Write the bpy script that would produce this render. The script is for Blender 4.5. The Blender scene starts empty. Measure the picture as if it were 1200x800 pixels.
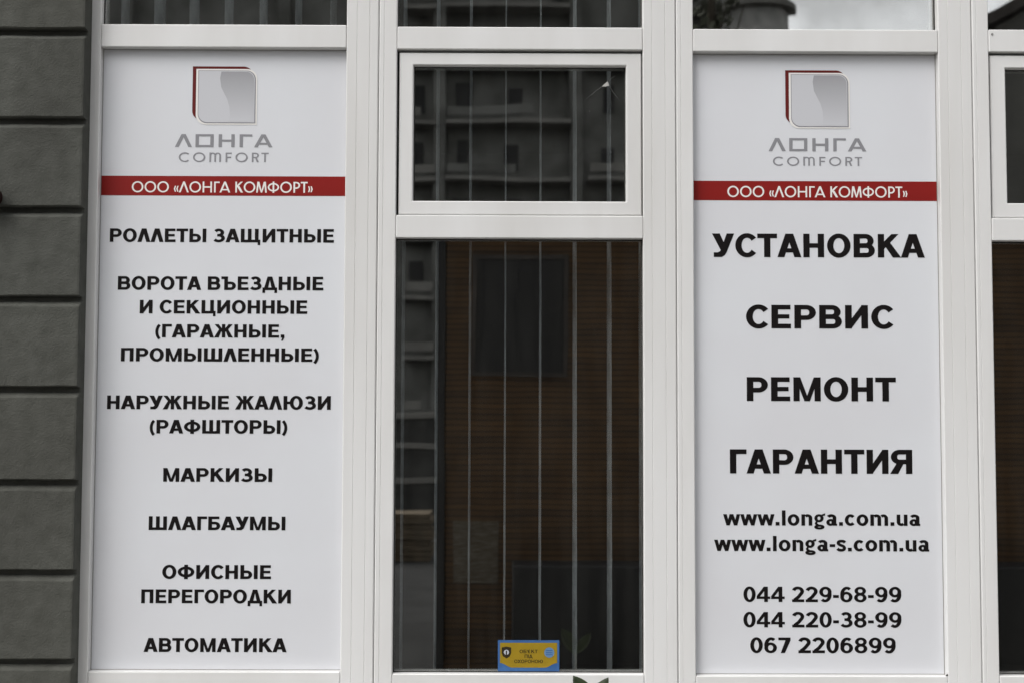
import bpy, bmesh, math, random
from math import sin, cos, pi, radians as R
from mathutils import Matrix, Vector
from mathutils.geometry import delaunay_2d_cdt

C = bpy.context.scene.collection
SC = bpy.context.scene
random.seed(7)

# ------------------------------------------------------------------ camera
D, EYE, F = 3.4, 1.6, 1500.0                       # metres to the facade, eye height, focal length (px of 1200)
PITCH, YAW, ROLL = R(3.163), R(0.245), R(0.172)
fwd = Vector((sin(YAW)*cos(PITCH), cos(YAW)*cos(PITCH), sin(PITCH)))
rgt0 = Vector((cos(YAW), -sin(YAW), 0.0))
up0 = rgt0.cross(fwd)
rgt = cos(ROLL)*rgt0 + sin(ROLL)*up0
upv = -sin(ROLL)*rgt0 + cos(ROLL)*up0
cam = bpy.data.cameras.new('camera')
camo = bpy.data.objects.new('camera', cam); C.objects.link(camo)
m = Matrix.Identity(4)
for i in range(3):
    m[i][0], m[i][1], m[i][2] = rgt[i], upv[i], -fwd[i]
m[0][3], m[1][3], m[2][3] = 0.0, -D, EYE
camo.matrix_world = m
cam.sensor_width = 36; cam.lens = F/1200*36
cam.clip_start = .05; cam.clip_end = 600
cam.dof.use_dof = True; cam.dof.focus_distance = D; cam.dof.aperture_fstop = 4.5
SC.camera = camo

# ------------------------------------------------------------------ sky, sun, exposure
SUN_EL, SUN_AZ = R(52), R(222)                     # from the upper left, behind the viewer
w = bpy.data.worlds.new('World'); SC.world = w; w.use_nodes = True
nt = w.node_tree; nt.nodes.clear()
out = nt.nodes.new('ShaderNodeOutputWorld'); bg = nt.nodes.new('ShaderNodeBackground')
sky = nt.nodes.new('ShaderNodeTexSky'); sky.sky_type = 'NISHITA'; sky.sun_disc = False
sky.sun_elevation = SUN_EL; sky.sun_rotation = SUN_AZ
sky.air_density = 1.0; sky.dust_density = 4.0
hs = nt.nodes.new('ShaderNodeHueSaturation'); hs.inputs['Saturation'].default_value = .13
tc = nt.nodes.new('ShaderNodeTexCoord'); nz = nt.nodes.new('ShaderNodeTexNoise')
nz.inputs['Scale'].default_value = 11; nz.inputs['Detail'].default_value = 9
mr = nt.nodes.new('ShaderNodeMapRange')
mr.inputs['From Min'].default_value = .36; mr.inputs['From Max'].default_value = .64
mr.inputs['To Min'].default_value = 1.3; mr.inputs['To Max'].default_value = 2.6
mx = nt.nodes.new('ShaderNodeMix'); mx.data_type = 'RGBA'; mx.blend_type = 'MULTIPLY'; mx.inputs[0].default_value = 1
nt.links.new(tc.outputs['Generated'], nz.inputs['Vector'])
nt.links.new(nz.outputs['Fac'], mr.inputs['Value'])
nt.links.new(sky.outputs[0], hs.inputs['Color'])
nt.links.new(hs.outputs[0], mx.inputs[6]); nt.links.new(mr.outputs[0], mx.inputs[7])
nt.links.new(mx.outputs[2], bg.inputs['Color']); bg.inputs['Strength'].default_value = .15
nt.links.new(bg.outputs[0], out.inputs['Surface'])
sl = bpy.data.lights.new('sun', 'SUN'); sl.energy = 0.5; sl.angle = R(45); sl.color = (1, .965, .92)
so = bpy.data.objects.new('sun', sl); C.objects.link(so)
sd = Vector((sin(SUN_AZ)*cos(SUN_EL), cos(SUN_AZ)*cos(SUN_EL), sin(SUN_EL)))
so.rotation_euler = (-sd).to_track_quat('-Z', 'Y').to_euler(); so.location = sd*30
SC.view_settings.view_transform = 'Standard'; SC.view_settings.look = 'None'
SC.view_settings.gamma = 1; SC.view_settings.use_curve_mapping = False
SC.view_settings.exposure = -0.17
SC.render.engine = 'CYCLES'
SC.cycles.max_bounces = 8; SC.cycles.transparent_max_bounces = 16; SC.cycles.glossy_bounces = 5

# ------------------------------------------------------------------ measuring: a pixel of the photo -> the plane y = Y
def P(px, py, Y=0.0):
    d = fwd*F + rgt*(px-600) - upv*(py-400)
    t = (D+Y)/d.y
    return d.x*t, EYE + d.z*t
def PX(a, b, Y=0.0):                                # a vertical line measured at its top and bottom
    return .5*(P(*a, Y)[0] + P(*b, Y)[0])
def PZ(a, b, Y=0.0):
    return .5*(P(*a, Y)[1] + P(*b, Y)[1])
def MIR(px, py, dist):                              # a point seen in the glass: where it really stands across the street
    x, z = P(px, py, dist)
    return x, -dist, z

# ------------------------------------------------------------------ materials
def mat(name, col, rough=.6, spec=.5, var=0, vscale=8, bump=0, bscale=60, detail=4, stretch=None, col2=None, lo=.35, hi=.65, sheen=None):
    M = bpy.data.materials.new(name); M.use_nodes = True
    n = M.node_tree; b = n.nodes['Principled BSDF']
    b.inputs['Roughness'].default_value = rough; b.inputs['Specular IOR Level'].default_value = spec
    b.inputs['Base Color'].default_value = (*col, 1)
    t = n.nodes.new('ShaderNodeTexCoord')
    mp = n.nodes.new('ShaderNodeMapping'); n.links.new(t.outputs['Object'], mp.inputs['Vector'])
    if stretch: mp.inputs['Scale'].default_value = stretch
    if var or col2:
        z = n.nodes.new('ShaderNodeTexNoise'); z.inputs['Scale'].default_value = vscale; z.inputs['Detail'].default_value = detail
        n.links.new(mp.outputs[0], z.inputs['Vector'])
        cr = n.nodes.new('ShaderNodeValToRGB')
        c2 = col2 if col2 else tuple(min(1, c*(1-var)) for c in col)
        cr.color_ramp.elements[0].position = lo; cr.color_ramp.elements[1].position = hi
        cr.color_ramp.elements[0].color = (*c2, 1); cr.color_ramp.elements[1].color = (*col, 1)
        n.links.new(z.outputs['Fac'], cr.inputs[0]); n.links.new(cr.outputs[0], b.inputs['Base Color'])
    if bump:
        z = n.nodes.new('ShaderNodeTexNoise'); z.inputs['Scale'].default_value = bscale; z.inputs['Detail'].default_value = 5
        n.links.new(t.outputs['Object'], z.inputs['Vector'])
        bp = n.nodes.new('ShaderNodeBump'); bp.inputs['Strength'].default_value = bump; bp.inputs['Distance'].default_value = .004
        n.links.new(z.outputs['Fac'], bp.inputs['Height']); n.links.new(bp.outputs[0], b.inputs['Normal'])
    return M

M_PVC = mat('white_pvc', (.70, .698, .69), .34, .5, col2=(.62, .612, .595), vscale=5, detail=8, stretch=(1, 1, .22), lo=.3, hi=.62, bump=.03, bscale=25)
M_SIGN = mat('sign_film', (.660, .674, .70), .34, .45, col2=(.632, .636, .660), vscale=2.2, bump=.10, bscale=5)
M_BLACK = mat('black_ink', (.0075, .006, .006), .5, .12)
M_RED = mat('red_film', (.235, .011, .009), .42, .22, var=.12, vscale=6)
M_DRED = mat('dark_red_ink', (.11, .007, .006), .45, .25)
M_WINK = mat('white_ink', (.76, .74, .71), .45, .4)
M_GINK = mat('grey_ink', (.235, .235, .25), .45, .4)
M_LGINK = mat('pale_grey_ink', (.525, .53, .555), .45, .4)
M_MGINK = mat('mid_grey_ink', (.45, .45, .47), .45, .4)
def printed_fade(M, lo, hi):
    n = M.node_tree; b = n.nodes['Principled BSDF']; t = n.nodes.new('ShaderNodeTexCoord'); sp_ = n.nodes.new('ShaderNodeSeparateXYZ')
    cr = n.nodes.new('ShaderNodeValToRGB'); cr.color_ramp.elements[0].color = (*lo, 1); cr.color_ramp.elements[1].color = (*hi, 1)
    n.links.new(t.outputs['Generated'], sp_.inputs[0]); n.links.new(sp_.outputs['Z'], cr.inputs[0]); n.links.new(cr.outputs[0], b.inputs['Base Color'])
printed_fade(M_MGINK, (.52, .525, .55), (.31, .31, .325))   # the printed mark fades downwards in ink
M_SEAL = mat('rubber_seal', (.030, .029, .026), .7, .3)
M_SEALG = mat('grey_seal', (.26, .25, .24), .7, .3)
M_GAP = mat('joint_grey', (.22, .215, .21), .8, .2)
def stucco_mat():
    M = bpy.data.materials.new('grey_stucco'); M.use_nodes = True
    n = M.node_tree; b = n.nodes['Principled BSDF']; b.inputs['Roughness'].default_value = .93; b.inputs['Specular IOR Level'].default_value = .15
    t = n.nodes.new('ShaderNodeTexCoord')
    def noise(sc, det, stretch=None):
        z = n.nodes.new('ShaderNodeTexNoise'); z.inputs['Scale'].default_value = sc; z.inputs['Detail'].default_value = det
        if stretch:
            mp = n.nodes.new('ShaderNodeMapping'); mp.inputs['Scale'].default_value = stretch
            n.links.new(t.outputs['Object'], mp.inputs[0]); n.links.new(mp.outputs[0], z.inputs['Vector'])
        else: n.links.new(t.outputs['Object'], z.inputs['Vector'])
        return z
    def ramp(src, lo, hi, c0, c1):
        r = n.nodes.new('ShaderNodeValToRGB'); r.color_ramp.elements[0].position = lo; r.color_ramp.elements[1].position = hi
        r.color_ramp.elements[0].color = (*c0, 1); r.color_ramp.elements[1].color = (*c1, 1); n.links.new(src, r.inputs[0]); return r
    def mul(a, c):
        m_ = n.nodes.new('ShaderNodeMix'); m_.data_type = 'RGBA'; m_.blend_type = 'MULTIPLY'; m_.inputs[0].default_value = 1
        n.links.new(a, m_.inputs[6]); n.links.new(c, m_.inputs[7]); return m_.outputs[2]
    base = ramp(noise(26, 10).outputs['Fac'], .3, .7, (.068, .070, .062), (.090, .092, .083))
    stain = ramp(noise(5, 6, (1, 1, .35)).outputs['Fac'], .35, .65, (.84, .83, .82), (1.08, 1.08, 1.07))
    sx = n.nodes.new('ShaderNodeSeparateXYZ'); n.links.new(t.outputs['Object'], sx.inputs[0])
    ma = n.nodes.new('ShaderNodeMath'); ma.operation = 'MULTIPLY_ADD'; ma.inputs[1].default_value = 1/BLOCK[0]; ma.inputs[2].default_value = -BLOCK[1]/BLOCK[0]
    n.links.new(sx.outputs['Z'], ma.inputs[0])
    fl = n.nodes.new('ShaderNodeMath'); fl.operation = 'FLOOR'; n.links.new(ma.outputs[0], fl.inputs[0])
    wn = n.nodes.new('ShaderNodeTexWhiteNoise'); wn.noise_dimensions = '1D'; n.links.new(fl.outputs[0], wn.inputs['W'])
    blk = ramp(wn.outputs['Value'], 0, 1, (.92, .92, .92), (1.08, 1.07, 1.05))
    n.links.new(mul(mul(base.outputs[0], stain.outputs[0]), blk.outputs[0]), b.inputs['Base Color'])
    b1 = n.nodes.new('ShaderNodeBump'); b1.inputs['Strength'].default_value = .5; b1.inputs['Distance'].default_value = .0035
    n.links.new(noise(190, 4).outputs['Fac'], b1.inputs['Height'])
    b2 = n.nodes.new('ShaderNodeBump'); b2.inputs['Strength'].default_value = .22; b2.inputs['Distance'].default_value = .012
    n.links.new(noise(28, 4).outputs['Fac'], b2.inputs['Height']); n.links.new(b1.outputs[0], b2.inputs['Normal']); n.links.new(b2.outputs[0], b.inputs['Normal'])
    return M
BLOCK = (.238, 1.0)          # height of a course and the level of one groove (set from the measured grooves below)
M_SLAT = mat('blind_fabric', (.66, .70, .74), .8, .2, var=.35, vscale=14)
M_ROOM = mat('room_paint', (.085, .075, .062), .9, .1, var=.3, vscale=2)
M_FACADE = mat('upper_render', (.30, .295, .275), .9, .2, var=.2, vscale=3, bump=.4, bscale=120)
M_SILL = mat('sill_metal', (.62, .62, .60), .35, .5, var=.15, vscale=7)
M_CONC = mat('raw_concrete', (.225, .225, .21), .9, .2, col2=(.115, .115, .105), vscale=.45, detail=9)
M_BAY = mat('pale_render', (.52, .51, .48), .9, .2, col2=(.30, .30, .285), vscale=.9, detail=8)
M_CONCL = mat('slab_concrete', (.27, .262, .24), .9, .2, var=.3, vscale=.6)
M_HOLE = mat('unglazed_dark', (.022, .022, .023), .6, .4, var=.4, vscale=1)
M_BRICK = mat('red_brick', (.16, .095, .07), .9, .2, var=.35, vscale=3)
M_PAPER = mat('aged_paper', (.17, .155, .125), .8, .2, col2=(.075, .055, .035), vscale=22, lo=.3, hi=.7, stretch=(.6, 1, 3))
M_ASPH = mat('asphalt', (.042, .042, .041), .95, .2, var=.35, vscale=3, bump=.6, bscale=90)
M_KERB = mat('kerb_stone', (.30, .30, .285), .9, .2, var=.25, vscale=6, bump=.4)
M_BARK = mat('bark', (.10, .085, .065), .95, .1, var=.4, vscale=9)
M_LEAF = mat('tree_leaf', (.085, .092, .060), .7, .25, var=.45, vscale=1.6)
M_PLEAF = mat('plant_leaf', (.026, .040, .012), .5, .3, col2=(.012, .018, .006), vscale=40)
M_STEM = mat('plant_stem', (.07, .055, .03), .8, .2)
M_SOIL = mat('soil', (.05, .038, .027), 1, .1, var=.5, vscale=20, bump=.8, bscale=40)
M_FENCE = mat('dark_concrete', (.085, .085, .08), .9, .2, col2=(.045, .045, .043), vscale=3, detail=8)
M_ROOF = mat('dark_roof', (.075, .066, .06), .8, .2, var=.3, vscale=4)
M_HOUSE = mat('house_render', (.16, .155, .14), .9, .2, var=.3, vscale=.8)
M_PLANK = mat('sawn_timber', (.16, .125, .085), .8, .2, var=.35, vscale=5)
M_SBLUE = mat('sticker_blue', (.035, .100, .26), .4, .3, col2=(.05, .135, .32), vscale=25)
M_SYEL = mat('sticker_yellow', (.315, .21, .014), .4, .3, var=.12, vscale=30)
M_SDARK = mat('sticker_ink', (.03, .022, .010), .5, .2)
M_SLB = mat('sticker_pale_blue', (.11, .21, .37), .45, .4)
M_SPALE = mat('sticker_pale', (.45, .47, .52), .45, .4)
M_CHIP = mat('chipped_glass', (.46, .46, .43), .3, .5)
M_CRACK = mat('crack_line', (.10, .10, .095), .3, .5)
M_KNOB = mat('dark_red_enamel', (.026, .010, .009), .6, .15, var=.3, vscale=30)
M_SCREW = mat('screw_zinc', (.25, .25, .24), .5, .6)

def boards_mat():
    M = bpy.data.materials.new('brown_boards'); M.use_nodes = True
    n = M.node_tree; b = n.nodes['Principled BSDF']; b.inputs['Roughness'].default_value = .75
    t = n.nodes.new('ShaderNodeTexCoord')
    wv = n.nodes.new('ShaderNodeTexWave'); wv.wave_type = 'BANDS'; wv.bands_direction = 'Z'
    wv.inputs['Scale'].default_value = 8.5; wv.inputs['Distortion'].default_value = .06; wv.inputs['Detail'].default_value = 2
    z = n.nodes.new('ShaderNodeTexNoise'); z.inputs['Scale'].default_value = 2.6; z.inputs['Detail'].default_value = 6
    mp = n.nodes.new('ShaderNodeMapping'); mp.inputs['Scale'].default_value = (.7, 1, 6)
    n.links.new(t.outputs['Object'], wv.inputs['Vector'])
    n.links.new(t.outputs['Object'], mp.inputs['Vector']); n.links.new(mp.outputs[0], z.inputs['Vector'])
    cr = n.nodes.new('ShaderNodeValToRGB')
    cr.color_ramp.elements[0].position = .3; cr.color_ramp.elements[0].color = (.058, .031, .011, 1)
    cr.color_ramp.elements[1].position = .7; cr.color_ramp.elements[1].color = (.128, .064, .019, 1)
    n.links.new(z.outputs['Fac'], cr.inputs[0])
    c2 = n.nodes.new('ShaderNodeValToRGB')
    c2.color_ramp.elements[0].position = .0; c2.color_ramp.elements[0].color = (.25, .25, .25, 1)
    c2.color_ramp.elements[1].position = .35; c2.color_ramp.elements[1].color = (1, 1, 1, 1)
    n.links.new(wv.outputs['Fac'], c2.inputs[0])
    mm = n.nodes.new('ShaderNodeMix'); mm.data_type = 'RGBA'; mm.blend_type = 'MULTIPLY'; mm.inputs[0].default_value = 1
    n.links.new(cr.outputs[0], mm.inputs[6]); n.links.new(c2.outputs[0], mm.inputs[7])
    n.links.new(mm.outputs[2], b.inputs['Base Color'])
    return M
M_BOARD = boards_mat()

def paving_mat():
    M = bpy.data.materials.new('paving'); M.use_nodes = True
    n = M.node_tree; b = n.nodes['Principled BSDF']; b.inputs['Roughness'].default_value = .9
    t = n.nodes.new('ShaderNodeTexCoord'); br = n.nodes.new('ShaderNodeTexBrick')
    br.inputs['Scale'].default_value = 2.5; br.inputs['Mortar Size'].default_value = .012
    br.inputs['Color1'].default_value = (.23, .225, .21, 1); br.inputs['Color2'].default_value = (.28, .27, .25, 1)
    br.inputs['Mortar'].default_value = (.09, .085, .08, 1)
    n.links.new(t.outputs['Object'], br.inputs['Vector']); n.links.new(br.outputs['Color'], b.inputs['Base Color'])
    return M
M_PAVE = paving_mat()

def glass_mat(name, r0, tint=.80):
    M = bpy.data.materials.new(name); M.use_nodes = True
    n = M.node_tree; n.nodes.clear()
    o = n.nodes.new('ShaderNodeOutputMaterial'); mixn = n.nodes.new('ShaderNodeMixShader')
    tr = n.nodes.new('ShaderNodeBsdfTransparent'); tr.inputs[0].default_value = (tint, tint*1.01, tint, 1)
    gl = n.nodes.new('ShaderNodeBsdfGlossy'); gl.inputs['Roughness'].default_value = 0.0
    gl.inputs['Color'].default_value = (1, 1, .985, 1)
    lw = n.nodes.new('ShaderNodeLayerWeight'); lw.inputs['Blend'].default_value = .5
    pw = n.nodes.new('ShaderNodeMath'); pw.operation = 'POWER'; pw.inputs[1].default_value = 5
    ma = n.nodes.new('ShaderNodeMath'); ma.operation = 'MULTIPLY_ADD'; ma.inputs[1].default_value = 1-r0; ma.inputs[2].default_value = r0
    n.links.new(lw.outputs['Facing'], pw.inputs[0]); n.links.new(pw.outputs[0], ma.inputs[0]); n.links.new(ma.outputs[0], mixn.inputs[0])
    t = n.nodes.new('ShaderNodeTexCoord'); z = n.nodes.new('ShaderNodeTexNoise')
    z.inputs['Scale'].default_value = 5; z.inputs['Detail'].default_value = 1
    bp = n.nodes.new('ShaderNodeBump'); bp.inputs['Strength'].default_value = .018; bp.inputs['Distance'].default_value = .008
    n.links.new(t.outputs['Object'], z.inputs['Vector']); n.links.new(z.outputs['Fac'], bp.inputs['Height'])
    n.links.new(bp.outputs[0], gl.inputs['Normal'])
    n.links.new(tr.outputs[0], mixn.inputs[1]); n.links.new(gl.outputs[0], mixn.inputs[2])
    # a thin uneven film of street dust with faint run marks
    df = n.nodes.new('ShaderNodeBsdfDiffuse'); df.inputs[0].default_value = (.50, .49, .45, 1)
    mp = n.nodes.new('ShaderNodeMapping'); mp.inputs['Scale'].default_value = (14, 1, 1.6)
    z2 = n.nodes.new('ShaderNodeTexNoise'); z2.inputs['Scale'].default_value = 2.2; z2.inputs['Detail'].default_value = 7
    mr2 = n.nodes.new('ShaderNodeMapRange'); mr2.inputs['From Min'].default_value = .3; mr2.inputs['From Max'].default_value = .75
    mr2.inputs['To Min'].default_value = .001; mr2.inputs['To Max'].default_value = .010
    n.links.new(t.outputs['Object'], mp.inputs[0]); n.links.new(mp.outputs[0], z2.inputs['Vector']); n.links.new(z2.outputs['Fac'], mr2.inputs[0])
    m2 = n.nodes.new('ShaderNodeMixShader'); n.links.new(mr2.outputs[0], m2.inputs[0])
    n.links.new(mixn.outputs[0], m2.inputs[1]); n.links.new(df.outputs[0], m2.inputs[2]); n.links.new(m2.outputs[0], o.inputs[0])
    return M
M_GLASS = glass_mat('window_glass', .31, .93)

# ------------------------------------------------------------------ objects
ORG = {}
def thing(name, label, cat, loc, group=None):
    o = bpy.data.objects.new(name, None); C.objects.link(o); o.location = loc; o.empty_display_size = .1
    o['label'] = label; o['category'] = cat
    if group: o['group'] = group
    ORG[o] = Vector(loc); return o
def tag(o, label, cat, group=None):
    o['label'] = label; o['category'] = cat
    if group: o['group'] = group
    return o
def new(): return bmesh.new()
def obj(name, bm, M, parent=None, loc=None, smooth=False, flat=False):
    L = ORG[parent] if parent is not None else Vector(loc if loc is not None else (0, 0, 0))
    if not flat: bmesh.ops.recalc_face_normals(bm, faces=bm.faces)
    for v in bm.verts: v.co -= L
    me = bpy.data.meshes.new(name); bm.to_mesh(me); bm.free(); me.materials.append(M)
    if smooth:
        for p in me.polygons: p.use_smooth = True
    o = bpy.data.objects.new(name, me); C.objects.link(o)
    if parent is not None: o.parent = parent
    else: o.location = L
    ORG[o] = L; return o
def struct(o): o['kind'] = 'structure'; return o

def box(bm, x0, x1, y0, y1, z0, z1, bev=0, seg=1):
    r = bmesh.ops.create_cube(bm, size=1)
    vs = r['verts']
    for v in vs:
        v.co = Vector((x0+(v.co.x+.5)*(x1-x0), y0+(v.co.y+.5)*(y1-y0), z0+(v.co.z+.5)*(z1-z0)))
    if bev:
        es = list({e for v in vs for e in v.link_edges})
        bmesh.ops.bevel(bm, geom=es, offset=bev, segments=seg, affect='EDGES', profile=.5)
    return bm
def prism(bm, pts, axis, a, b):
    """pts: outline in the two other axes; axis 'z': (x,y), axis 'x': (y,z), axis 'y': (x,z)"""
    def co(p, t):
        return {'z': (p[0], p[1], t), 'x': (t, p[0], p[1]), 'y': (p[0], t, p[1])}[axis]
    A = [bm.verts.new(co(p, a)) for p in pts]; B = [bm.verts.new(co(p, b)) for p in pts]
    n = len(pts)
    for i in range(n): bm.faces.new((A[i], A[(i+1) % n], B[(i+1) % n], B[i]))
    bm.faces.new(A); bm.faces.new(B[::-1]); return bm
def ring(bm, o, i, loops):
    """mitred frame: o, i = (x0,x1,z0,z1) outer / inner; loops = (distance, y), distance >= 0 from outer, < 0 back from inner"""
    L = []
    for d, y in loops:
        if d >= 0: x0, x1, z0, z1 = o[0]+d, o[1]-d, o[2]+d, o[3]-d
        else: d = -d-1e-9; x0, x1, z0, z1 = i[0]-d, i[1]+d, i[2]-d, i[3]+d
        L.append([bm.verts.new(c) for c in ((x0, y, z0), (x1, y, z0), (x1, y, z1), (x0, y, z1))])
    n = len(L)
    for k in range(n):
        a, b = L[k], L[(k+1) % n]
        for j in range(4): bm.faces.new((a[j], a[(j+1) % 4], b[(j+1) % 4], b[j]))
    return bm
def tube(bm, pts, rad, seg=8):
    prev = None
    for k, p in enumerate(pts):
        p = Vector(p); r = rad[k] if isinstance(rad, (list, tuple)) else rad
        t = (Vector(pts[min(k+1, len(pts)-1)])-Vector(pts[max(k-1, 0)])).normalized()
        a = t.orthogonal().normalized(); 
        ref = Vector((1, 0, 0)) if abs(t.x) < .9 else Vector((0, 1, 0))
        a = (ref - t*ref.dot(t)).normalized(); b = t.cross(a)
        rg = [bm.verts.new(p + r*(cos(2*pi*j/seg)*a + sin(2*pi*j/seg)*b)) for j in range(seg)]
        if prev:
            for j in range(seg): bm.faces.new((prev[j], prev[(j+1) % seg], rg[(j+1) % seg], rg[j]))
        else: bm.faces.new(rg[::-1])
        prev = rg
    bm.faces.new(prev); return bm

# ------------------------------------------------------------------ lettering: an own drawn alphabet
def q(x0, y0, x1, y1): return [[(x0, y0), (x1, y0), (x1, y1), (x0, y1)]]
def sl(xb, xt, wd, y0=0., y1=1.): return [[(xb, y0), (xb+wd, y0), (xt+wd, y1), (xt, y1)]]
def stroke(pts, S, T, closed=False):
    qq = [pts[0]]
    for c in pts[1:]:
        if math.hypot(c[0]-qq[-1][0], c[1]-qq[-1][1]) > 1e-4: qq.append(c)
    pts = qq; n = len(pts); out = []; prs = []
    for k in range(n):
        if closed: a, b = pts[(k-1) % n], pts[(k+1) % n]
        else: a, b = pts[max(k-1, 0)], pts[min(k+1, n-1)]
        dx, dy = b[0]-a[0], b[1]-a[1]; l = math.hypot(dx, dy) or 1
        nx, ny = (-dy/l, dx/l) if (dx or dy) else (1, 0)
        # an elliptical pen: S wide across uprights, T across level strokes
        h = 1/math.sqrt((nx/S)**2+(ny/T)**2)/2
        prs.append(((pts[k][0]+nx*h, pts[k][1]+ny*h), (pts[k][0]-nx*h, pts[k][1]-ny*h)))
    for k in range(n if closed else n-1):
        a, b = prs[k], prs[(k+1) % n]
        out.append([a[0], b[0], b[1], a[1]])
    return out
def arcp(cx, cy, rx, ry, a0, a1, n=18):
    return [(cx+rx*cos(R(a0+(a1-a0)*k/n)), cy+ry*sin(R(a0+(a1-a0)*k/n))) for k in range(n+1)]
def oval(cx, cy, rx, ry, S, T, n=32):
    return stroke([(cx+(rx-S/2)*cos(2*pi*k/n), cy+(ry-T/2)*sin(2*pi*k/n)) for k in range(n)], S, T, True)
def bowl(x0, x1, ylo, yhi, S, T, k=.5):
    a, b = ylo+T/2, yhi-T/2; ry = (b-a)/2; xc = max(x0+.02, x1-S/2-max(ry*1.05, S*.55))
    return stroke([(x0, b)] + arcp(xc, (a+b)/2, x1-S/2-xc, ry, 90, -90, 14) + [(x0, a)], S, T)
def mirror(ps, wd): return [[(wd-x, y) for x, y in p][::-1] for p in ps]
def rot180(ps, wd, h=1.): return [[(wd-x, h-y) for x, y in p] for p in ps]

def glyph(ch, S, T, geo=False):
    """outline pieces of one letter, its width and its left / right bearing class"""
    s, r, d = .080, .042, .0        # bearings: straight, round, diagonal
    if geo: s, r, d = .085, .045, -.01
    LEG = S*1.10
    if ch in 'НH': W = .84; return q(0, 0, S, 1)+q(W-S, 0, W, 1)+q(S*.5, .5-T*.5, W-S*.5, .5+T*.5), W, s, s
    if ch == 'П': W = .84; return q(0, 0, S, 1)+q(W-S, 0, W, 1)+q(S*.5, 1-T, W-S*.5, 1), W, s, s
    if ch == 'Г': W = .66 if not geo else .5; return q(0, 0, S, 1)+q(S*.5, 1-T, W, 1), W, s, d
    if ch in 'ТT': W = .80 if not geo else .62; return q(0, 1-T, W, 1)+q(W/2-S/2, 0, W/2+S/2, 1-T*.5), W, d+.01, d+.01
    if ch in 'ЕE': W = .74; return q(0, 0, S, 1)+q(S*.5, 1-T, W*.98, 1)+q(S*.5, .5-T*.42, W*.92, .5+T*.5)+q(S*.5, 0, W, T), W, s, .05
    if ch == 'F': W = .52; return q(0, 0, S, 1)+q(S*.5, 1-T, W, 1)+q(S*.5, .5-T*.5, W*.92, .5+T*.5), W, s, .05
    if ch == 'Є':
        W = .8; return stroke(arcp(W/2, .5, W/2-S/2, .515-T/2, 48, 312, 26), S, T)+q(S*.6, .5-T/2, W*.68, .5+T/2), W, r, r
    if ch in 'ЛА':
        W = .97 if ch == 'А' else .90
        ap = S*.62 if not geo else S*.5
        c = W/2
        yi = (c-LEG)/(c-ap)                        # the inner edge runs parallel to the outer one
        leg = [[(0, 0), (LEG, 0), (c, min(.94, yi)), (c, 1), (c-ap, 1)]]
        g = leg + mirror(leg, W)
        if ch == 'А': g += q(W*.2, .20, W*.8, .20+T*.92)
        return g, W, d, d
    if ch == 'Д':
        W = 1.0; c = W/2; ap = S*.62
        leg = [[(.09, T*.5), (.09+LEG, T*.5), (c, .74), (c, 1), (c-ap, 1)]]
        return leg+mirror(leg, W)+q(0, 0, W, T)+q(0, -.20, S*.72, T*.5)+q(W-S*.72, -.20, W, T*.5), W, .02, .02
    if ch == 'И': W = .87; return q(0, 0, S, 1)+q(W-S, 0, W, 1)+[[(S*.9, 0), (W-S*.9, .60), (W-S*.9, 1), (S*.9, .40)]], W, s, s
    if ch in 'ЬЫЪ':
        g = q(0, 0, S, 1)+bowl(S*.5, .80, 0, .62, S, T); W = .80
        if ch == 'Ы': W = 1.16; g += q(W-S, 0, W, 1); return g, W, s, s
        if ch == 'Ъ':
            g = [[(x+.2, y) for x, y in p] for p in g]+q(0, 1-T, .2+S*.5, 1); W = 1.0; return g, W, .02, r
        return g, W, s, r
    if ch == 'Б': W = .81; return q(0, 0, S, 1)+q(S*.5, 1-T, W*.92, 1)+bowl(S*.5, W, 0, .62, S, T), W, s, r
    if ch == 'В': W = .86; return q(0, 0, S, 1)+bowl(S*.5, W*.95, .5-T*.45, 1, S, T)+bowl(S*.5, W, 0, .5+T*.5, S, T), W, s, r
    if ch == 'Р': W = .82 if not geo else .6; return q(0, 0, S, 1)+bowl(S*.5, W, .36, 1, S, T), W, s, r
    if ch == 'R': W = .6; return q(0, 0, S, 1)+bowl(S*.5, W, .42, 1, S, T)+sl(W-S*1.2, W*.42, S*1.15, 0, .5), W, s, d
    if ch == 'Я':
        W = .87; g = q(0, 0, S, 1)+bowl(S*.5, W*.98, .40, 1, S, T)+[[(S*1.2, .5), (S*1.2+LEG*1.0, .5), (W+.02, 0), (W+.02-LEG*1.15, 0)]]
        return mirror(g, W), W, d, s
    if ch in 'ЗЭ3':
        W = .80 if ch == 'З' else .72; c = W*.46
        ya = .5+T*.08
        g = stroke(arcp(c, (ya+1-T/2)/2+.004, W*.93-S/2-c, (1-T/2-ya)/2+.006, 152, -90, 20), S, T)
        g += stroke(arcp(c, (ya+T/2)/2-.004, W-S/2-c, (ya-T/2)/2+.004, 90, -152, 20), S, T)
        g += q(c*.72, ya-T/2, c+.03, ya+T/2)
        return g, W, r, r
    if ch == 'К':
        W = .93
        g = q(0, 0, S, 1)+[[(S*.9, .34), (S*.9, .34+.31*S/.25), (W*.60, 1), (W*.60+LEG*1.02, 1), (W*.44+.02, .56)]]
        if geo: g = q(0, 0, S, 1)+[[(S*.9, .44), (S*.9, .44+S*1.5), (W*.52, 1), (W*.52+LEG*1.2, 1)]]+[[(S*1.0, .56), (S*1.0+LEG*1.3, .60), (W*.76, 0), (W*.76-LEG*1.3, 0)]]; return g, W*.76, s, d
        g += [[(W*.30, .50), (W*.47, .72), (W+.01, 0), (W+.01-LEG*1.2, 0)]]
        return g, W, s, d
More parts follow.
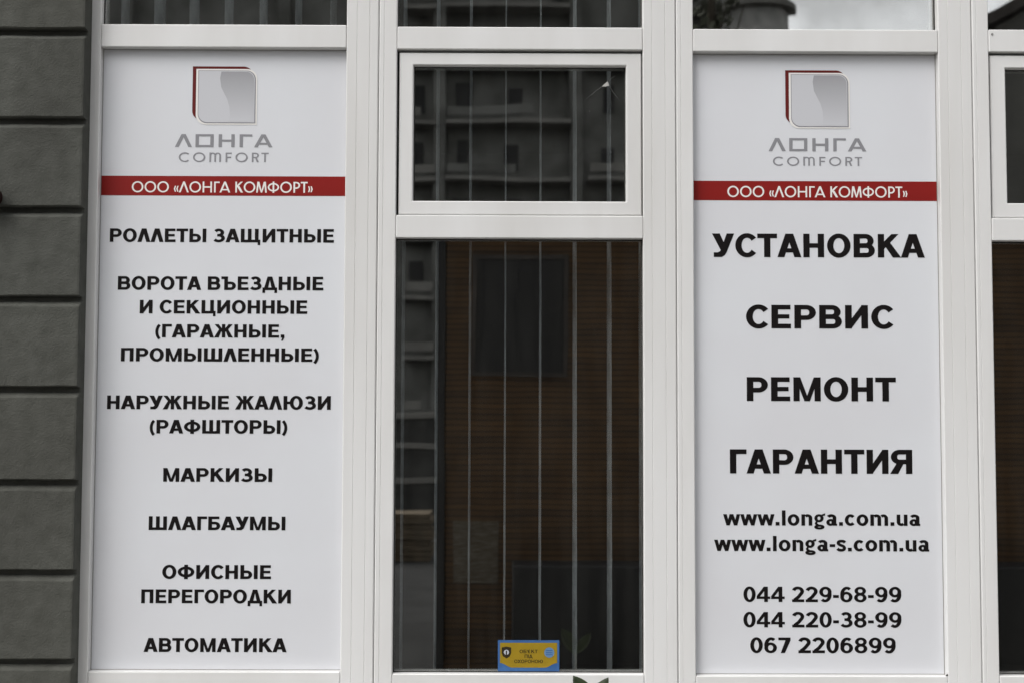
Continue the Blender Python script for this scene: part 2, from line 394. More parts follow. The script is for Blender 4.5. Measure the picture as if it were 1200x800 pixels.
    if ch == 'Ж':
        W = 1.30; c = W/2; S2 = S*.92
        arm = [[(c+S2*.4, .40), (c+S2*.4, .66), (W-LEG*1.12, 1), (W-.03, 1), (W-.38, .555)], [(c+.14, .50), (c+.26, .70), (W, 0), (W-LEG*1.15, 0)]]
        return q(c-S2/2, 0, c+S2/2, 1)+arm+mirror(arm, W), W, d, d
    if ch == 'М':
        W = 1.06 if not geo else .96; c = W/2
        v = [[(0+S*.3, 1), (S*1.05, 1), (c+S*.1, T*.9 if geo else .16), (c, 0), (c-S*.42, 0)]]
        if geo: return sl(0, .1, S*1.0)+mirror(sl(0, .1, S), W)+[[(.1, 1), (.1+S*1.2, 1), (c, .22), (c, 0), (c-S*.4, 0)]]+mirror([[(.1, 1), (.1+S*1.2, 1), (c, .22), (c, 0), (c-S*.4, 0)]], W), W, d+.03, d+.03
        return q(0, 0, S*.95, 1)+q(W-S*.95, 0, W, 1)+v+mirror(v, W), W, s, s
    if ch in 'ОO':
        W = .95 if not geo else 1.04; return oval(W/2, .5, W/2, .515, S, T), W, r, r
    if ch in 'СC':
        W, cx, an = (.84, .475, 38) if not geo else (.90, .52, 46)
        return stroke(arcp(cx, .5, cx-S/2, .515-T/2, an, 360-an, 28), S, T), W, r, r
    if ch == 'Ф':
        W = 1.12 if not geo else 1.02
        return q(W/2-S/2, -.02, W/2+S/2, 1.02)+oval(W/2, .5, W/2, .39, S*.95, T), W, r, r
    if ch == 'Ю':
        W = 1.30; return q(0, 0, S, 1)+q(S*.5, .5-T/2, .5, .5+T/2)+oval(W-.44, .5, .44, .515, S, T), W, s, r
    if ch == 'У':
        W = .90
        g = [[(W-LEG*1.08, 1), (W, 1), (.60, .22), (.52, .08), (.40, 0), (.07, 0), (.07, T*1.02), (.24, T*1.02), (.33, .25), (.37, .34)]]
        g += [[(0, 1), (LEG*1.12, 1), (.53, .50), (.40, .26), (.35, .30)]]
        return g, W, d, d
    if ch in 'ШЩ':
        W = 1.22; g = q(0, 0, S, 1)+q(W/2-S/2, 0, W/2+S/2, 1)+q(W-S, 0, W, 1)+q(S*.5, 0, W-S*.5, T)
        if ch == 'Щ': g += q(W-S*.5, 0, W+.12, T)+q(W+.12-S*.7, -.20, W+.12, T*.5); W += .12
        return g, W, s, s
    if ch == 'Ц':
        W = .84; g = q(0, 0, S, 1)+q(W-S, 0, W, 1)+q(S*.5, 0, W-S*.5, T)+q(W-S*.5, 0, W+.12, T)+q(W+.12-S*.7, -.20, W+.12, T*.5)
        return g, W+.12, s, .03
    if ch == 'Х': W = .92; return sl(0, W-LEG*1.15, LEG*1.15)+mirror(sl(0, W-LEG*1.15, LEG*1.15), W), W, d, d
    if ch in 'ІI': return q(0, 0, S, 1), S, s, s
    if ch == '(':
        return stroke(arcp(.62, .42, .50, .66, 128, 232, 14), S*.8, T), .40, .03, .0
    if ch == ')':
        g, W, a, b = glyph('(', S, T); return mirror(g, W), W, b, a
    if ch == ',': return q(0, 0, S, .24)+[[(S*.45, .02), (S, .02), (S*.55, -.22), (S*.1, -.22)]], S, .06, .05
    if ch == '.': return q(0, 0, S*1.06, S*1.06), S*1.06, .07, .07
    if ch == "'": return q(0, .62, S*.8, 1), S*.8, .05, .05
    if ch == '-': return q(0, .28, .34, .28+T*1.05), .34, .04, .04
    if ch in '«»':
        t = S*.9; w1 = .17
        one = [[(0, .33), (t*.9, .33), (w1+t*.2, .60), (w1-t*.6, .60)], [(0, .33), (w1-t*.6, .06), (w1+t*.2, .06), (t*.9, .33)]]
        g = one+[[(x+.22, y) for x, y in p] for p in one]; W = .22+w1+t*.2
        return (g if ch == '«' else mirror(g, W)), W, .03, .03
    # figures
    if ch == '0': W = .72; return oval(W/2, .5, W/2, .512, S, T*.95), W, r, r
    if ch == '4': W = .80; return q(W-.14-S, 0, W-.14, 1)+q(0, .20, W, .20+T*.9)+[[(0, .20), (0, .39), (.42, 1), (.52, 1), (.52, .82), (.19, .35), (.19, .20)]], W, .02, .03
    if ch == '2':
        W = .72
        p = arcp(W*.48, .70, W*.48-S/2+.02, .30-T/2+.012, 165, -28, 16)+[(W*.52, .33), (S*.62, T*.75)]
        return stroke(p, S, T*1.05)+q(0, 0, W, T)+[[(0, 0), (S*1.3, 0), (S*1.3, T), (0, T)]], W, r, r
    if ch in '69':
        W = .73
        g = oval(W/2, .335, W/2, .345, S, T*.93)+stroke(arcp(W*.54, .5, W*.54-S/2, .512-T/2, 52, 200, 18), S, T)
        return (g if ch == '6' else rot180(g, W)), W, r, r
    if ch == '8': W = .74; return oval(W/2, .735, W*.46, .278, S*.95, T*.9)+oval(W/2, .29, W/2, .30, S, T*.92), W, r, r
    if ch == '7': W = .70; return q(0, 1-T, W, 1)+[[(.13, 0), (.13+S*1.08, 0), (W, 1-T), (W, 1-T*.9), (W-S*1.2, 1-T*.5)]], W, r, r
    # small letters, x-height .74
    X = .74
    if ch == 'w':
        W = 1.08; L = S*1.0; g = []
        for a, b in ((.20, 0), (.20, .40), (.66, .40), (.66, .82)):
            g += [[(a, 0), (a+L*.92, 0), (b+L, X), (b, X)]]
        return g, .82+L, .0, .0
    if ch == 'l': return q(0, 0, S, 1.0), S, .08, .08
    if ch == 'o': W = .72; return oval(W/2, X/2, W/2, X/2+.012, S, T), W, .045, .045
    if ch == 'c': W = .64; return stroke(arcp(W*.54, X/2, W*.54-S/2, X/2+.012-T/2, 42, 318, 22), S, T), W, .045, .03
    if ch in 'nmu':
        W = .66
        def arch(x0, x1): return stroke([(x1-S/2, 0), (x1-S/2, X-.30)]+arcp((x0+x1)/2+.01, X-.24, (x1-x0)/2-S/2-.01, .24-T/2+.012, 0, 140, 12), S, T)
        g = q(0, 0, S, X)+arch(S*.35, W)
        if ch == 'u': return rot180(g, W, X), W, .075, .075
        if ch == 'm': g += arch(W-S*.65, W*1.64); W = W*1.64
        return g, W, .075, .075
    if ch == 'a':
        W = .66
        g = stroke(arcp(W*.47, X-.21, W*.46-S/2, .222-T/2, 160, 0, 12)+[(W-.05-S/2, .12), (W-.05-S/2, 0)], S, T)
        g += oval(W*.40, .215, W*.40, .228, S*.95, T*.85)+q(W-.06-S*.6, 0, W, T*.75)
        return g, W, .04, .05
    if ch == 'g':
        W = .68
        g = oval(W*.44, X*.655, W*.42, X*.36, S*.9, T*.85)+oval(W*.47, -.09, W*.47, .165, S*.82, T*.82)
        g += [[(W*.18, .30), (W*.05, .16), (W*.12, .04), (W*.40, .03), (W*.40, .11), (W*.28, .14), (W*.34, .26)]]+[[(W*.62, X*.82), (W*1.0, X*.9), (W*1.0, X*.9+T*.85), (W*.66, X*.98)]]
        return g, W, .035, .02
    if ch == 's':
        W = .58; c = W/2
        k_ = [(.52, .575), (.44, .645), (.30, .67), (.15, .635), (.105, .545), (.16, .455), (.29, .385), (.43, .315), (.475, .205), (.43, .11), (.29, .07), (.14, .095), (.05, .175)]
        p = []
        for n_ in range(len(k_)-1):
            a_, b_, c_, d_ = k_[max(0, n_-1)], k_[n_], k_[n_+1], k_[min(len(k_)-1, n_+2)]
            for u_ in (0, .33, .66):
                p.append(tuple(.5*(2*b_[i]+(c_[i]-a_[i])*u_+(2*a_[i]-5*b_[i]+4*c_[i]-d_[i])*u_**2+(3*b_[i]-a_[i]-3*c_[i]+d_[i])*u_**3) for i in (0, 1)))
        p.append(k_[-1])
        return stroke(p, S*.92, T), W, .04, .04
    # the square lettering of the emblem
    if ch == '□': W = .95; return q(0, 0, S, 1)+q(W-S, 0, W, 1)+q(S*.5, 0, W-S*.5, T)+q(S*.5, 1-T, W-S*.5, 1), W, s, s
    if ch == 'ʍ':
        W = .98; c = W/2
        g = q(0, 0, S, 1)
        for x0, x1 in ((0, c+S/2), (c-S/2, W)):
            g += stroke([(x0+S/2, .70)]+arcp((x0+x1)/2, .70, (x1-x0)/2-S/2, .30-T/2, 180, 0, 12)+[(x1-S/2, 0)], S, T)
        return g, W, s, s
    return [], .42, 0, 0

GC = {}
def glyph_mesh(ch, S, T, geo):
    k = (ch, S, T, geo)
    if k not in GC:
        ps, W, a, b = glyph(ch, S, T, geo)
        vs, fs = [], []
        for p in ps:
            # drop repeated points
            pp = [p[0]]
            for c in p[1:]:
                if math.hypot(c[0]-pp[-1][0], c[1]-pp[-1][1]) > 1e-5: pp.append(c)
            if len(pp) < 3: continue
            ar = sum(pp[i][0]*pp[(i+1) % len(pp)][1]-pp[(i+1) % len(pp)][0]*pp[i][1] for i in range(len(pp)))
            if ar < 0: pp = pp[::-1]
            fs.append(list(range(len(vs), len(vs)+len(pp)))); vs += [Vector(c) for c in pp]
        if fs:
            ov, oe, of = delaunay_2d_cdt(vs, [], fs, 0, 1e-5)[:3]
            polys = [[vs[j] for j in f] for f in fs]
            def inside(x, y):
                for p in polys:
                    c = False; j = len(p)-1
                    for i_ in range(len(p)):
                        if (p[i_][1] > y) != (p[j][1] > y) and x < (p[j][0]-p[i_][0])*(y-p[i_][1])/(p[j][1]-p[i_][1])+p[i_][0]: c = not c
                        j = i_
                    if c: return True
                return False
            keep = [f for f in of if inside(sum(ov[j][0] for j in f)/len(f), sum(ov[j][1] for j in f)/len(f))]
            GC[k] = ([(v[0], v[1]) for v in ov], keep, W, a, b)
        else: GC[k] = ([], [], W, a, b)
    return GC[k]
def text(t, M, s, x0, x1, zb, cap, y, S=.25, T=.185, geo=False, track=0.0, space=.40):
    """one line of lettering fitted between x0 and x1; every word is a part of its own"""
    x = 0; words = [[]]; first = True; last = 0
    for ch in s:
        if ch == ' ': x += space; words.append([]); continue
        vs, fs, W, a, b = glyph_mesh(ch, S, T, geo)
        if not first: x += a
        first = False
        words[-1].append((x, vs, fs)); last = x+W; x += W+b+track
    k = (x1-x0)/last
    for wd in words:
        bm = new()
        for gx, vs, fs in wd:
            bv = [bm.verts.new((x0+(gx+vx)*k, y, zb+vy*cap)) for vx, vy in vs]
            for f in fs:
                try: bm.faces.new([bv[j] for j in f])
                except ValueError: pass
        obj('lettering', bm, M, t)
def flat_poly(bm, pts, y):
    f = bm.faces.new([bm.verts.new((x, y, z)) for x, z in pts]); return bm

# ------------------------------------------------------------------ the setting: ground, pavement, kerb
b = new(); f = b.faces.new([b.verts.new(c) for c in ((-300, -300, -.13), (300, -300, -.13), (300, 300, -.13), (-300, 300, -.13))])
struct(obj('road', b, M_ASPH))
struct(obj('pavement', box(new(), -60, 60, -4.2, .3, -.2, 0), M_PAVE))
struct(obj('kerb', box(new(), -60, 60, -4.36, -4.202, -.2, .012, .015), M_KERB))

# ------------------------------------------------------------------ facade lines measured on the photograph
XJ0 = PX((108.1, 20), (91.2, 770))
X1L, X1R = PX((118.2, 15), (103.9, 765)), PX((406, 15), (399.5, 765))
XJ1 = PX((444, 30), (438.1, 770))
X2L, X2R = PX((465.9, 15), (459.3, 765)), PX((753.9, 15), (754.4, 765))
XJ2 = PX((792.1, 30), (794.6, 770))
X3L, X3R = PX((811.3, 15), (816.1, 765)), PX((1099, 10), (1110, 765))
XJ3 = PX((1138.1, 30), (1151.6, 770))
X4L = PX((1157.4, 15), (1171.4, 765)); X4R = X4L+(X2R-X2L); XJ4 = X4R+.085
Z_BASE, Z_HEAD = .80, 3.22
RY = .024                                            # depth of glass and sign face behind the frame face

# ------------------------------------------------------------------ windows
def jamb(a, b, side, grooves):
    """upright PVC profile from x=a to x=b; the opening lies on 'side'"""
    cl, cr_ = (.003, .0022)
    f = [(a+cl if side == 'r' else a+cr_, 0)]
    for g in grooves:
        f += [(g-.0011, 0), (g, .0013), (g+.0011, 0)]
    f += [(b-(cr_ if side == 'r' else cl), 0)]
    pts = [(a, .07), (a, cl if side == 'r' else cr_)]+f+[(b, cr_ if side == 'r' else cl), (b, .07)]
    return prism(new(), pts, 'z', Z_BASE, Z_HEAD)
def seal(t, o, y, wd, M):
    i = (o[0]+wd, o[1]-wd, o[2]+wd, o[3]-wd)
    return obj('seal', ring(new(), o, i, [(0, y), (0, y-.0018), (-1e-6-.0, y-.0018), (-1e-6, y)]), M, t)
def pane(t, o, y, thick=.006):
    e = .0012
    return obj('glass_pane', box(new(), o[0]+e, o[1]-e, y, y+thick, o[2]+e, o[3]-e), M_GLASS, t)
def rail(t, a, b, z0, z1, name, dy=0.0):
    return obj(name, box(new(), a+.0006, b-.0006, -.0004+dy, .07, z0, z1, .0022), M_PVC, t)

def window(label, a, l, r, b, tr0, tr1, zb, kind, sash=None, gl=(), gr=()):
    t = thing('shop_window', label, 'window', ((a+b)/2, 0, Z_BASE), 'white framed shop windows')
    obj('jamb', jamb(a+.0008, l, 'r', gl), M_PVC, t)
    obj('jamb', jamb(r, b-.0008, 'l', gr), M_PVC, t)
    rail(t, l, r, tr0, tr1, 'transom')
    rail(t, l, r, Z_BASE, zb, 'bottom_rail')
    rail(t, l, r, Z_HEAD-.07, Z_HEAD-.0005, 'head_rail')
    o = (l, r, tr1, Z_HEAD-.07)
    pane(t, o, RY); seal(t, o, RY, .0032, M_SEAL)
    if kind == 'glazed':
        s0, s1, g = sash
        rail(t, l, r, s0, s1, 'transom')
        oo = (l+.0062, r-.0030, s1+.0022, tr0-.0068)
        sf = obj('sash_frame', ring(new(), oo, g, [(0, .06), (0, .011), (.003, .0075), (-.0036, .0075), (-.0012, .0095), (-.0003, .024), (-.0003, .06)]), M_PVC, t)
        # dark rebate behind the sash
        obj('rebate', ring(new(), (l, r, s1, tr0), (l+.02, r-.02, s1+.02, tr0-.02), [(0, .040), (0, .030), (-1e-6, .030), (-1e-6, .040)]), M_SEAL, t)
        pane(t, g, RY+.003); seal(t, g, RY+.003, .0026, M_SEAL)
        o = (l, r, zb, s0)
        pane(t, o, RY); seal(t, o, RY, .0030, M_SEAL)
    return t

T1 = (PZ((130, 54.4), (400, 57.3)), PZ((125, 27.8), (400, 30.2)))
T2 = (PZ((472, 57.7), (748, 59.2)), PZ((472, 31.3), (748, 32.8)))
T3 = (PZ((820, 61), (1095, 61.4)), PZ((815, 34.6), (1097, 35)))
T4 = (P(1165, 61.2)[1], P(1165, 35.0)[1])
ZB1 = PZ((110, 785.6), (395, 787.2)); ZB2 = PZ((470, 788.6), (745, 790)); ZB3 = PZ((822, 790.8), (1105, 792.2)); ZB4 = P(1178, 791.6)[1]
S2 = (PZ((470, 278.5), (750, 280.3)), PZ((470, 252), (750, 253.6)))
G2 = (PX((485.2, 80), (484.4, 236), .02), PX((733, 80), (733, 237), .02), PZ((490, 235.8), (730, 237.2), .02), PZ((490, 78.2), (730, 79.4), .02))
S4 = (P(1172, 282.4)[1], P(1172, 256)[1])
G4 = (PX((1176, 85), (1179.4, 235), .02), X4R-.042, P(1180, 238.8, .02)[1], P(1180, 82, .02)[1])
window('white framed window bay beside the grey wall, filled by the sign listing eight services', XJ0-.012, X1L, X1R, XJ1, *T1, ZB1, 'sign', gl=(), gr=(X1R+.028, X1R+.062))
window('white framed window between the two signs, dark glass with tilting upper sash', XJ1, X2L, X2R, XJ2, *T2, ZB2, 'glazed', (*S2, G2), gl=(XJ1+.014,), gr=(X2R+.024, X2R+.060))
w3 = window('white framed window bay filled by the sign with phone numbers', XJ2, X3L, X3R, XJ3, *T3, ZB3, 'sign', gl=(XJ2+.013,), gr=(X3R+.026, X3R+.062))
w4 = window('white framed window at the right edge, only a narrow strip of dark glass showing', XJ3, X4L, X4R, XJ4, *T4, ZB4, 'glazed', (*S4, G4), gl=(XJ3+.012,), gr=(X4R+.03,))
x, z = P(1109.6, 790.4); b = new(); flat_poly(b, [(x-.004, z-.0022), (x+.0028, z-.0028), (x+.0022, z+.0034), (x-.0006, z+.0022)], -.0007)
obj('corner_gap', b, M_SEAL, w3)  # flat dark patch painted for the shade inside the open corner gap
x, z = P(1162.6, 40.5)
b = new(); bmesh.ops.create_cone(b, cap_ends=True, segments=14, radius1=.0034, radius2=.0026, depth=.0024)
bmesh.ops.rotate(b, verts=b.verts, cent=(0, 0, 0), matrix=Matrix.Rotation(R(90), 3, 'X')); bmesh.ops.translate(b, verts=b.verts, vec=(x, -.0014, z))
obj('screw_cap', b, M_SCREW, w4)
for xj in (XJ1, XJ2, XJ3):
    o = obj('coupling_strip', box(new(), xj-.008, xj+.008, .012, .05, Z_BASE+.002, Z_HEAD-.002), M_GAP, loc=(xj, .03, Z_BASE))
    # each joint cover belongs to the window on its left
    p = [k for k in C.objects if k.type == 'EMPTY' and k.get('category') == 'window' and abs(k.location.x-xj) < .75 and k.location.x < xj][0]
    L = o.location.copy(); o.parent = p; o.location = L-p.location

# outside sill under all windows
b = prism(new(), [(.05, .80), (-.075, .782), (-.078, .752), (-.074, .752), (-.071, .776), (.05, .776)], 'x', XJ0-.01, XJ4)
tag(obj('window_sill', b, M_SILL, loc=((XJ0+XJ4)/2, 0, .78)), 'long metal sill running under the white windows', 'sill')

# ------------------------------------------------------------------ grey rusticated wall
PF = -.0535                                           # face of the blocks
gro = [36.2, 140.6, 245.2, 350, 456, 565.2, 670.8, 775.6]   # centre of each groove on the photo, at x = 50
zs = [P(50, g, PF)[1] for g in gro]
st = (zs[0]-zs[-1])/7
BLOCK = (st, zs[0])
M_STUCCO = stucco_mat()
allz = [zs[0]+2*st, zs[0]+st]+zs+[zs[-1]-st*k for k in range(1, 5)]
XE = XJ0+.0004
prof = [(PF, 5.2)]
for zc in allz:
    if zc < .1: continue
    prof += [(PF, zc+.020), (PF, zc+.0105), (PF+.0035, zc+.0072), (PF+.026, zc+.0060), (PF+.027, zc-.0066), (PF+.0205, zc-.0074), (PF+.0185, zc-.0082), (PF+.0016, zc-.0182), (PF, zc-.0215), (PF, zc-.032)]
prof += [(PF, 0.002)]
b = new(); cols = []
from mathutils import noise as mn
xs_ = [-2.6, -2.2, -1.95]+[-1.9+.02*k for k in range(200) if -1.9+.02*k < XE-.012]+[XE-.006, XE-.0015, XE]
for x in xs_:
    inset = {XE-.0015: .0012, XE: .0045}.get(x, 0)
    col = []
    for k, (y, z) in enumerate(prof):
        g = 0 < k < len(prof)-1
        dy = inset+(mn.noise((x*9, z*9, 2))*.0011+mn.noise((x*31, z*31, 5))*.0006 if g else 0)
        dz = (mn.noise((x*14, z*40, 9))*.0016+mn.noise((x*55, z*70, 1))*.0007) if g else 0
        col.append(b.verts.new((x, min(y+dy, .2), z+dz)))
    cols.append(col+[b.verts.new((x, .30, z)) for y, z in prof])
n = len(prof)
for A, B in zip(cols, cols[1:]):
    for k in range(n-1):
        b.faces.new((A[k], B[k], B[k+1], A[k+1])); b.faces.new((A[n+k], A[n+k+1], B[n+k+1], B[n+k]))
    b.faces.new((A[0], A[n], B[n], B[0])); b.faces.new((A[n-1], B[n-1], B[2*n-1], A[2*n-1]))
for A in (cols[0], cols[-1]):
    for k in range(n-1): b.faces.new((A[k], A[k+1], A[n+k+1], A[n+k]))
tag(obj('rusticated_wall', b, M_STUCCO, loc=(-1.8, .1, 0)), 'dark grey stucco wall with deep horizontal grooves left of the windows', 'wall')
# dark red fitting at the picture's left edge
x, z = P(-15, 229, -.09)
t = thing('wall_fitting', 'dark red rounded fitting on the grey grooved wall, cut by the left edge', 'fitting', (x, PF, z))
b = new(); bmesh.ops.create_uvsphere(b, u_segments=24, v_segments=14, radius=1)
for v in b.verts: v.co = Vector((x+v.co.x*.034, PF-.036+v.co.y*.030, z+v.co.z*.038))
obj('dome', b, M_KNOB, t, smooth=True)
b = new(); bmesh.ops.create_cone(b, cap_ends=True, segments=24, radius1=.026, radius2=.023, depth=.030)
bmesh.ops.rotate(b, verts=b.verts, cent=(0, 0, 0), matrix=Matrix.Rotation(R(90), 3, 'X')); bmesh.ops.translate(b, verts=b.verts, vec=(x, PF-.014, z))
obj('base_plate', b, M_KNOB, t)

# ------------------------------------------------------------------ the building round the windows, with its dark room
t = thing('shop_building', 'grey rendered shop building behind the white windows with a dark unlit room', 'building', (1, 2, 0))
obj('upper_wall', box(new(), XE+.001, 7, -.03, .30, Z_HEAD+.001, 9), M_FACADE, t)
obj('plinth', box(new(), XE+.001, XJ4, -.03, .30, .002, .774), M_FACADE, t)
obj('side_wall', box(new(), XJ4+.001, 7, -.03, .30, .002, Z_HEAD), M_FACADE, t)
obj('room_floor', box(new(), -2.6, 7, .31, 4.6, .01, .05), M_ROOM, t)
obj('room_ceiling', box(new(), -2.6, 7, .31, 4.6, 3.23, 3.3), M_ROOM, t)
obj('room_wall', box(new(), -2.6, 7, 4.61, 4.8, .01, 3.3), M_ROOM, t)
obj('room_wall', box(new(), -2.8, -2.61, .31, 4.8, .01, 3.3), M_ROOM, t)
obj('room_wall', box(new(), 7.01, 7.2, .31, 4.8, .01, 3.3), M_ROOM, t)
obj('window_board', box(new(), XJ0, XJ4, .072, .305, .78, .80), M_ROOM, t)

# ------------------------------------------------------------------ vertical blinds behind the glass
def blind(label, xs, top, bot, angs, x0, x1):
    t = thing('vertical_blind', label, 'blind', ((x0+x1)/2, .16, bot), 'vertical blinds behind the glass')
    obj('headrail', box(new(), x0, x1, .145, .185, top, top+.03, .004), M_PVC, t)
    proto = None
    for x, a in zip(xs, angs):
        if proto is None:
            b = new()
            n = 4
            for k in range(n):   # a slightly cupped fabric strip
                y0, y1 = -.0445+.089*k/n, -.0445+.089*(k+1)/n
                c0, c1 = .0025*(1-(y0/.0445)**2), .0025*(1-(y1/.0445)**2)
                for q0 in range(10):
                    za, zb_ = bot+(top-.002-bot)*q0/10, bot+(top-.002-bot)*(q0+1)/10
                    prism(b, [(c0, y0), (c0+.0007, y0), (c1+.0007, y1), (c1, y1)], 'z', za, zb_)
            bmesh.ops.remove_doubles(b, verts=b.verts, dist=1e-5)
            for v in b.verts:               # the strips hang slightly twisted towards their foot
                an = R(2.6)*(1-(v.co.z-bot)/(top-bot)); cx_, cy_ = v.co.x, v.co.y
                v.co.x, v.co.y = cx_*cos(an)-cy_*sin(an), cx_*sin(an)+cy_*cos(an)
            for v in b.verts: v.co += Vector(t.location)-Vector((0, 0, bot))
            proto = obj('slat', b, M_SLAT, t); o = proto
        else:
            o = proto.copy(); C.objects.link(o); o.parent = t
        o.location = (x-t.location.x, 0, 0); o.rotation_euler = (0, 0, R(a))
    return t
xs2 = [P(px, 500, .16)[0] for px in (471.5, 511, 550, 591.2, 632.5, 673.2, 713.8, 751)]
blind('open vertical blind behind the dark window between the two signs', xs2, 3.10, .86, (-2.5, -3.6, -3.4, .7, .4, 2.6, 1.9, -.8), X2L-.02, X2R+.02)
xs1 = [P(px, 15, .16)[0] for px in (147, 187.5, 228, 268.5, 309, 350, 391)]
blind('open vertical blind showing in the top pane above the list of services', xs1, 3.10, .86, (2, -5, -4, -3.4, -3.4, -3, -3.4), X1L-.01, X1R+.01)

# ------------------------------------------------------------------ signs
Y0 = RY-.0003
def emblem(t, x0, z0, u):
    """mark above the name: x0,z0 = top left corner of the red corner piece, u = metres per pixel"""
    def q_(px, py): return (x0+px*u, z0-py*u)
    def rr(xa, ya, xb, yb, rad, corners):
        pts = []
        for cx, cy, a, on in ((xa, ya, 90, 'tl' in corners), (xa, yb, 180, 'bl' in corners), (xb, yb, 270, 'br' in corners), (xb, ya, 0, 'tr' in corners)):
            if not on: pts.append((cx, cy)); continue
            ox = cx+rad if cx == xa else cx-rad; oy = cy+rad if cy == ya else cy-rad
            st_ = {90: 90, 180: 180, 270: 270, 0: 0}[a]
            for k in range(9):
                an = R(st_+90*k/8)
                pts.append((ox+rad*cos(an), oy-rad*sin(an)))
        return pts
    e = None
    layers = [('white_edge', rr(-2.2, -2.4, 76.5, 69.8, 13, ('bl', 'tr')), M_WINK, .0002),
              ('red_corner', rr(0, 0, 71.5, 64.2, 11, ('bl', 'tr')), M_DRED, .0004),
              ('white_edge', rr(4.2, 3.0, 76.5, 69.8, 12, ('bl', 'tr')), M_WINK, .0006),
              ('grey_outline', rr(6.6, 4.8, 74.9, 68.2, 11, ('bl', 'tr')), M_GINK, .0008),
              ('grey_plate', rr(7.3, 5.4, 73.6, 67.0, 10.4, ('bl', 'tr')), M_LGINK, .0010)]
    for nm, pts, M, dy in layers:
        if nm == 'white_edge' and dy < .0003:
            continue
        b = new(); flat_poly(b, [q_(*p) for p in pts], Y0-dy)
        o = obj(nm, b, M, t if e is None else e)
        if e is None: e = o
    sw = [(34, 6.2), (63.0, 6.2)]+[(63.0+9.8*sin(R(9*k)), 6.2+9.8*(1-cos(R(9*k)))) for k in range(1, 11)]+[(72.8, 66.2), (44, 66.2), (44.6, 58), (44, 49), (41.5, 40), (37.5, 32), (34, 25), (32.5, 14)]
    b = new(); flat_poly(b, [q_(*p) for p in sw], Y0-.0012); obj('shaded_corner', b, M_MGINK, e)
    return e

def sign(label, l, r, zb, zt, stripe, stripe_txt, logo, name, sub, lines, seam=None):
    t = thing('shop_sign', label, 'sign', ((l+r)/2, RY, zb), 'white shop signs filling the window bays')
    obj('panel', box(new(), l+.0012, r-.0012, RY, RY+.012, zb+.0008, zt-.0008, .0006), M_SIGN, t)
    seal(t, (l, r, zb, zt), RY+.0004, .0016, M_SEALG)
    # stripe
    z0 = PZ(*stripe[0], RY); z1 = PZ(*stripe[1], RY)
    b = new(); flat_poly(b, [(l+.0018, z0), (r-.0018, z0), (r-.0018, z1), (l+.0018, z1)], Y0-.0002)
    so_ = obj('red_band', b, M_RED, t)
    xa, xb, zc, zd = stripe_txt
    x0, zb_ = P(xa, zd, RY); x1, zb2 = P(xb, zd, RY); cap = (zd-zc)*D/F*1.02
    text(so_, M_WINK, 'ООО «ЛОНГА КОМФОРТ»', x0, x1, (zb_+zb2)/2, cap, Y0-.0005, .15, .135, True, .01, .36)
    u = (D+RY)/F
    emblem(t, *P(logo[0], logo[1], RY), u)
    xa, xb, zc, zd = name; x0, za_ = P(xa, zd, RY); x1, _ = P(xb, zd, RY)
    text(t, M_GINK, 'Л□НГА', x0, x1, za_, (zd-zc)*u, Y0-.0003, .175, .165, False, .10)
    xa, xb, zc, zd = sub; x0, za_ = P(xa, zd, RY); x1, _ = P(xb, zd, RY)
    text(t, M_GINK, 'COʍFORT', x0, x1, za_, (zd-zc)*u, Y0-.0003, .14, .135, True, .22)
    for s, xa, xb, top, base in lines:
        x0, za_ = P(xa, base, RY); x1, zb_ = P(xb, base, RY); cap = (base-top)*u
        thin = any(c in s for c in 'w0')
        text(t, M_BLACK, s, x0, x1, (za_+zb_)/2, cap, Y0-.0003, .222 if thin else .255, .178 if thin else .195, space=.36)
    return t
sign('white sign listing eight services in black Russian capitals, beside the grey wall', X1L, X1R, ZB1, T1[0],
     (((116, 229), (402, 230.2)), ((116, 206), (402, 207.5))), (154.4, 366.5, 213.2, 226.0), (226.2, 78.2),
     (204.9, 319.4, 157.2, 172.6), (209.4, 314.8, 178.8, 190.0),
     [('РОЛЛЕТЫ ЗАЩИТНЫЕ', 128.6, 391.4, 268.2, 284.2), ('ВОРОТА ВЪЕЗДНЫЕ', 138, 378.9, 324.1, 340.1),
      ('И СЕКЦИОННЫЕ', 163.7, 360.1, 351.9, 367.7), ('(ГАРАЖНЫЕ,', 181.6, 333.3, 380, 395.6), ('ПРОМЫШЛЕННЫЕ)', 141.6, 373.9, 407.6, 423.3),
      ('НАРУЖНЫЕ ЖАЛЮЗИ', 125.4, 387.6, 463.2, 479.2), ('(РАФШТОРЫ)', 175, 336.9, 491.6, 507.5),
      ('МАРКИЗЫ', 191.2, 318.9, 548, 563.9), ('ШЛАГБАУМЫ', 174.2, 334.4, 604.7, 620.5),
      ('ОФИСНЫЕ', 190, 317.6, 661.7, 677.7), ('ПЕРЕГОРОДКИ', 165.4, 340.7, 690.4, 706.2), ('АВТОМАТИКА', 168.2, 335.9, 747.4, 763.3)])
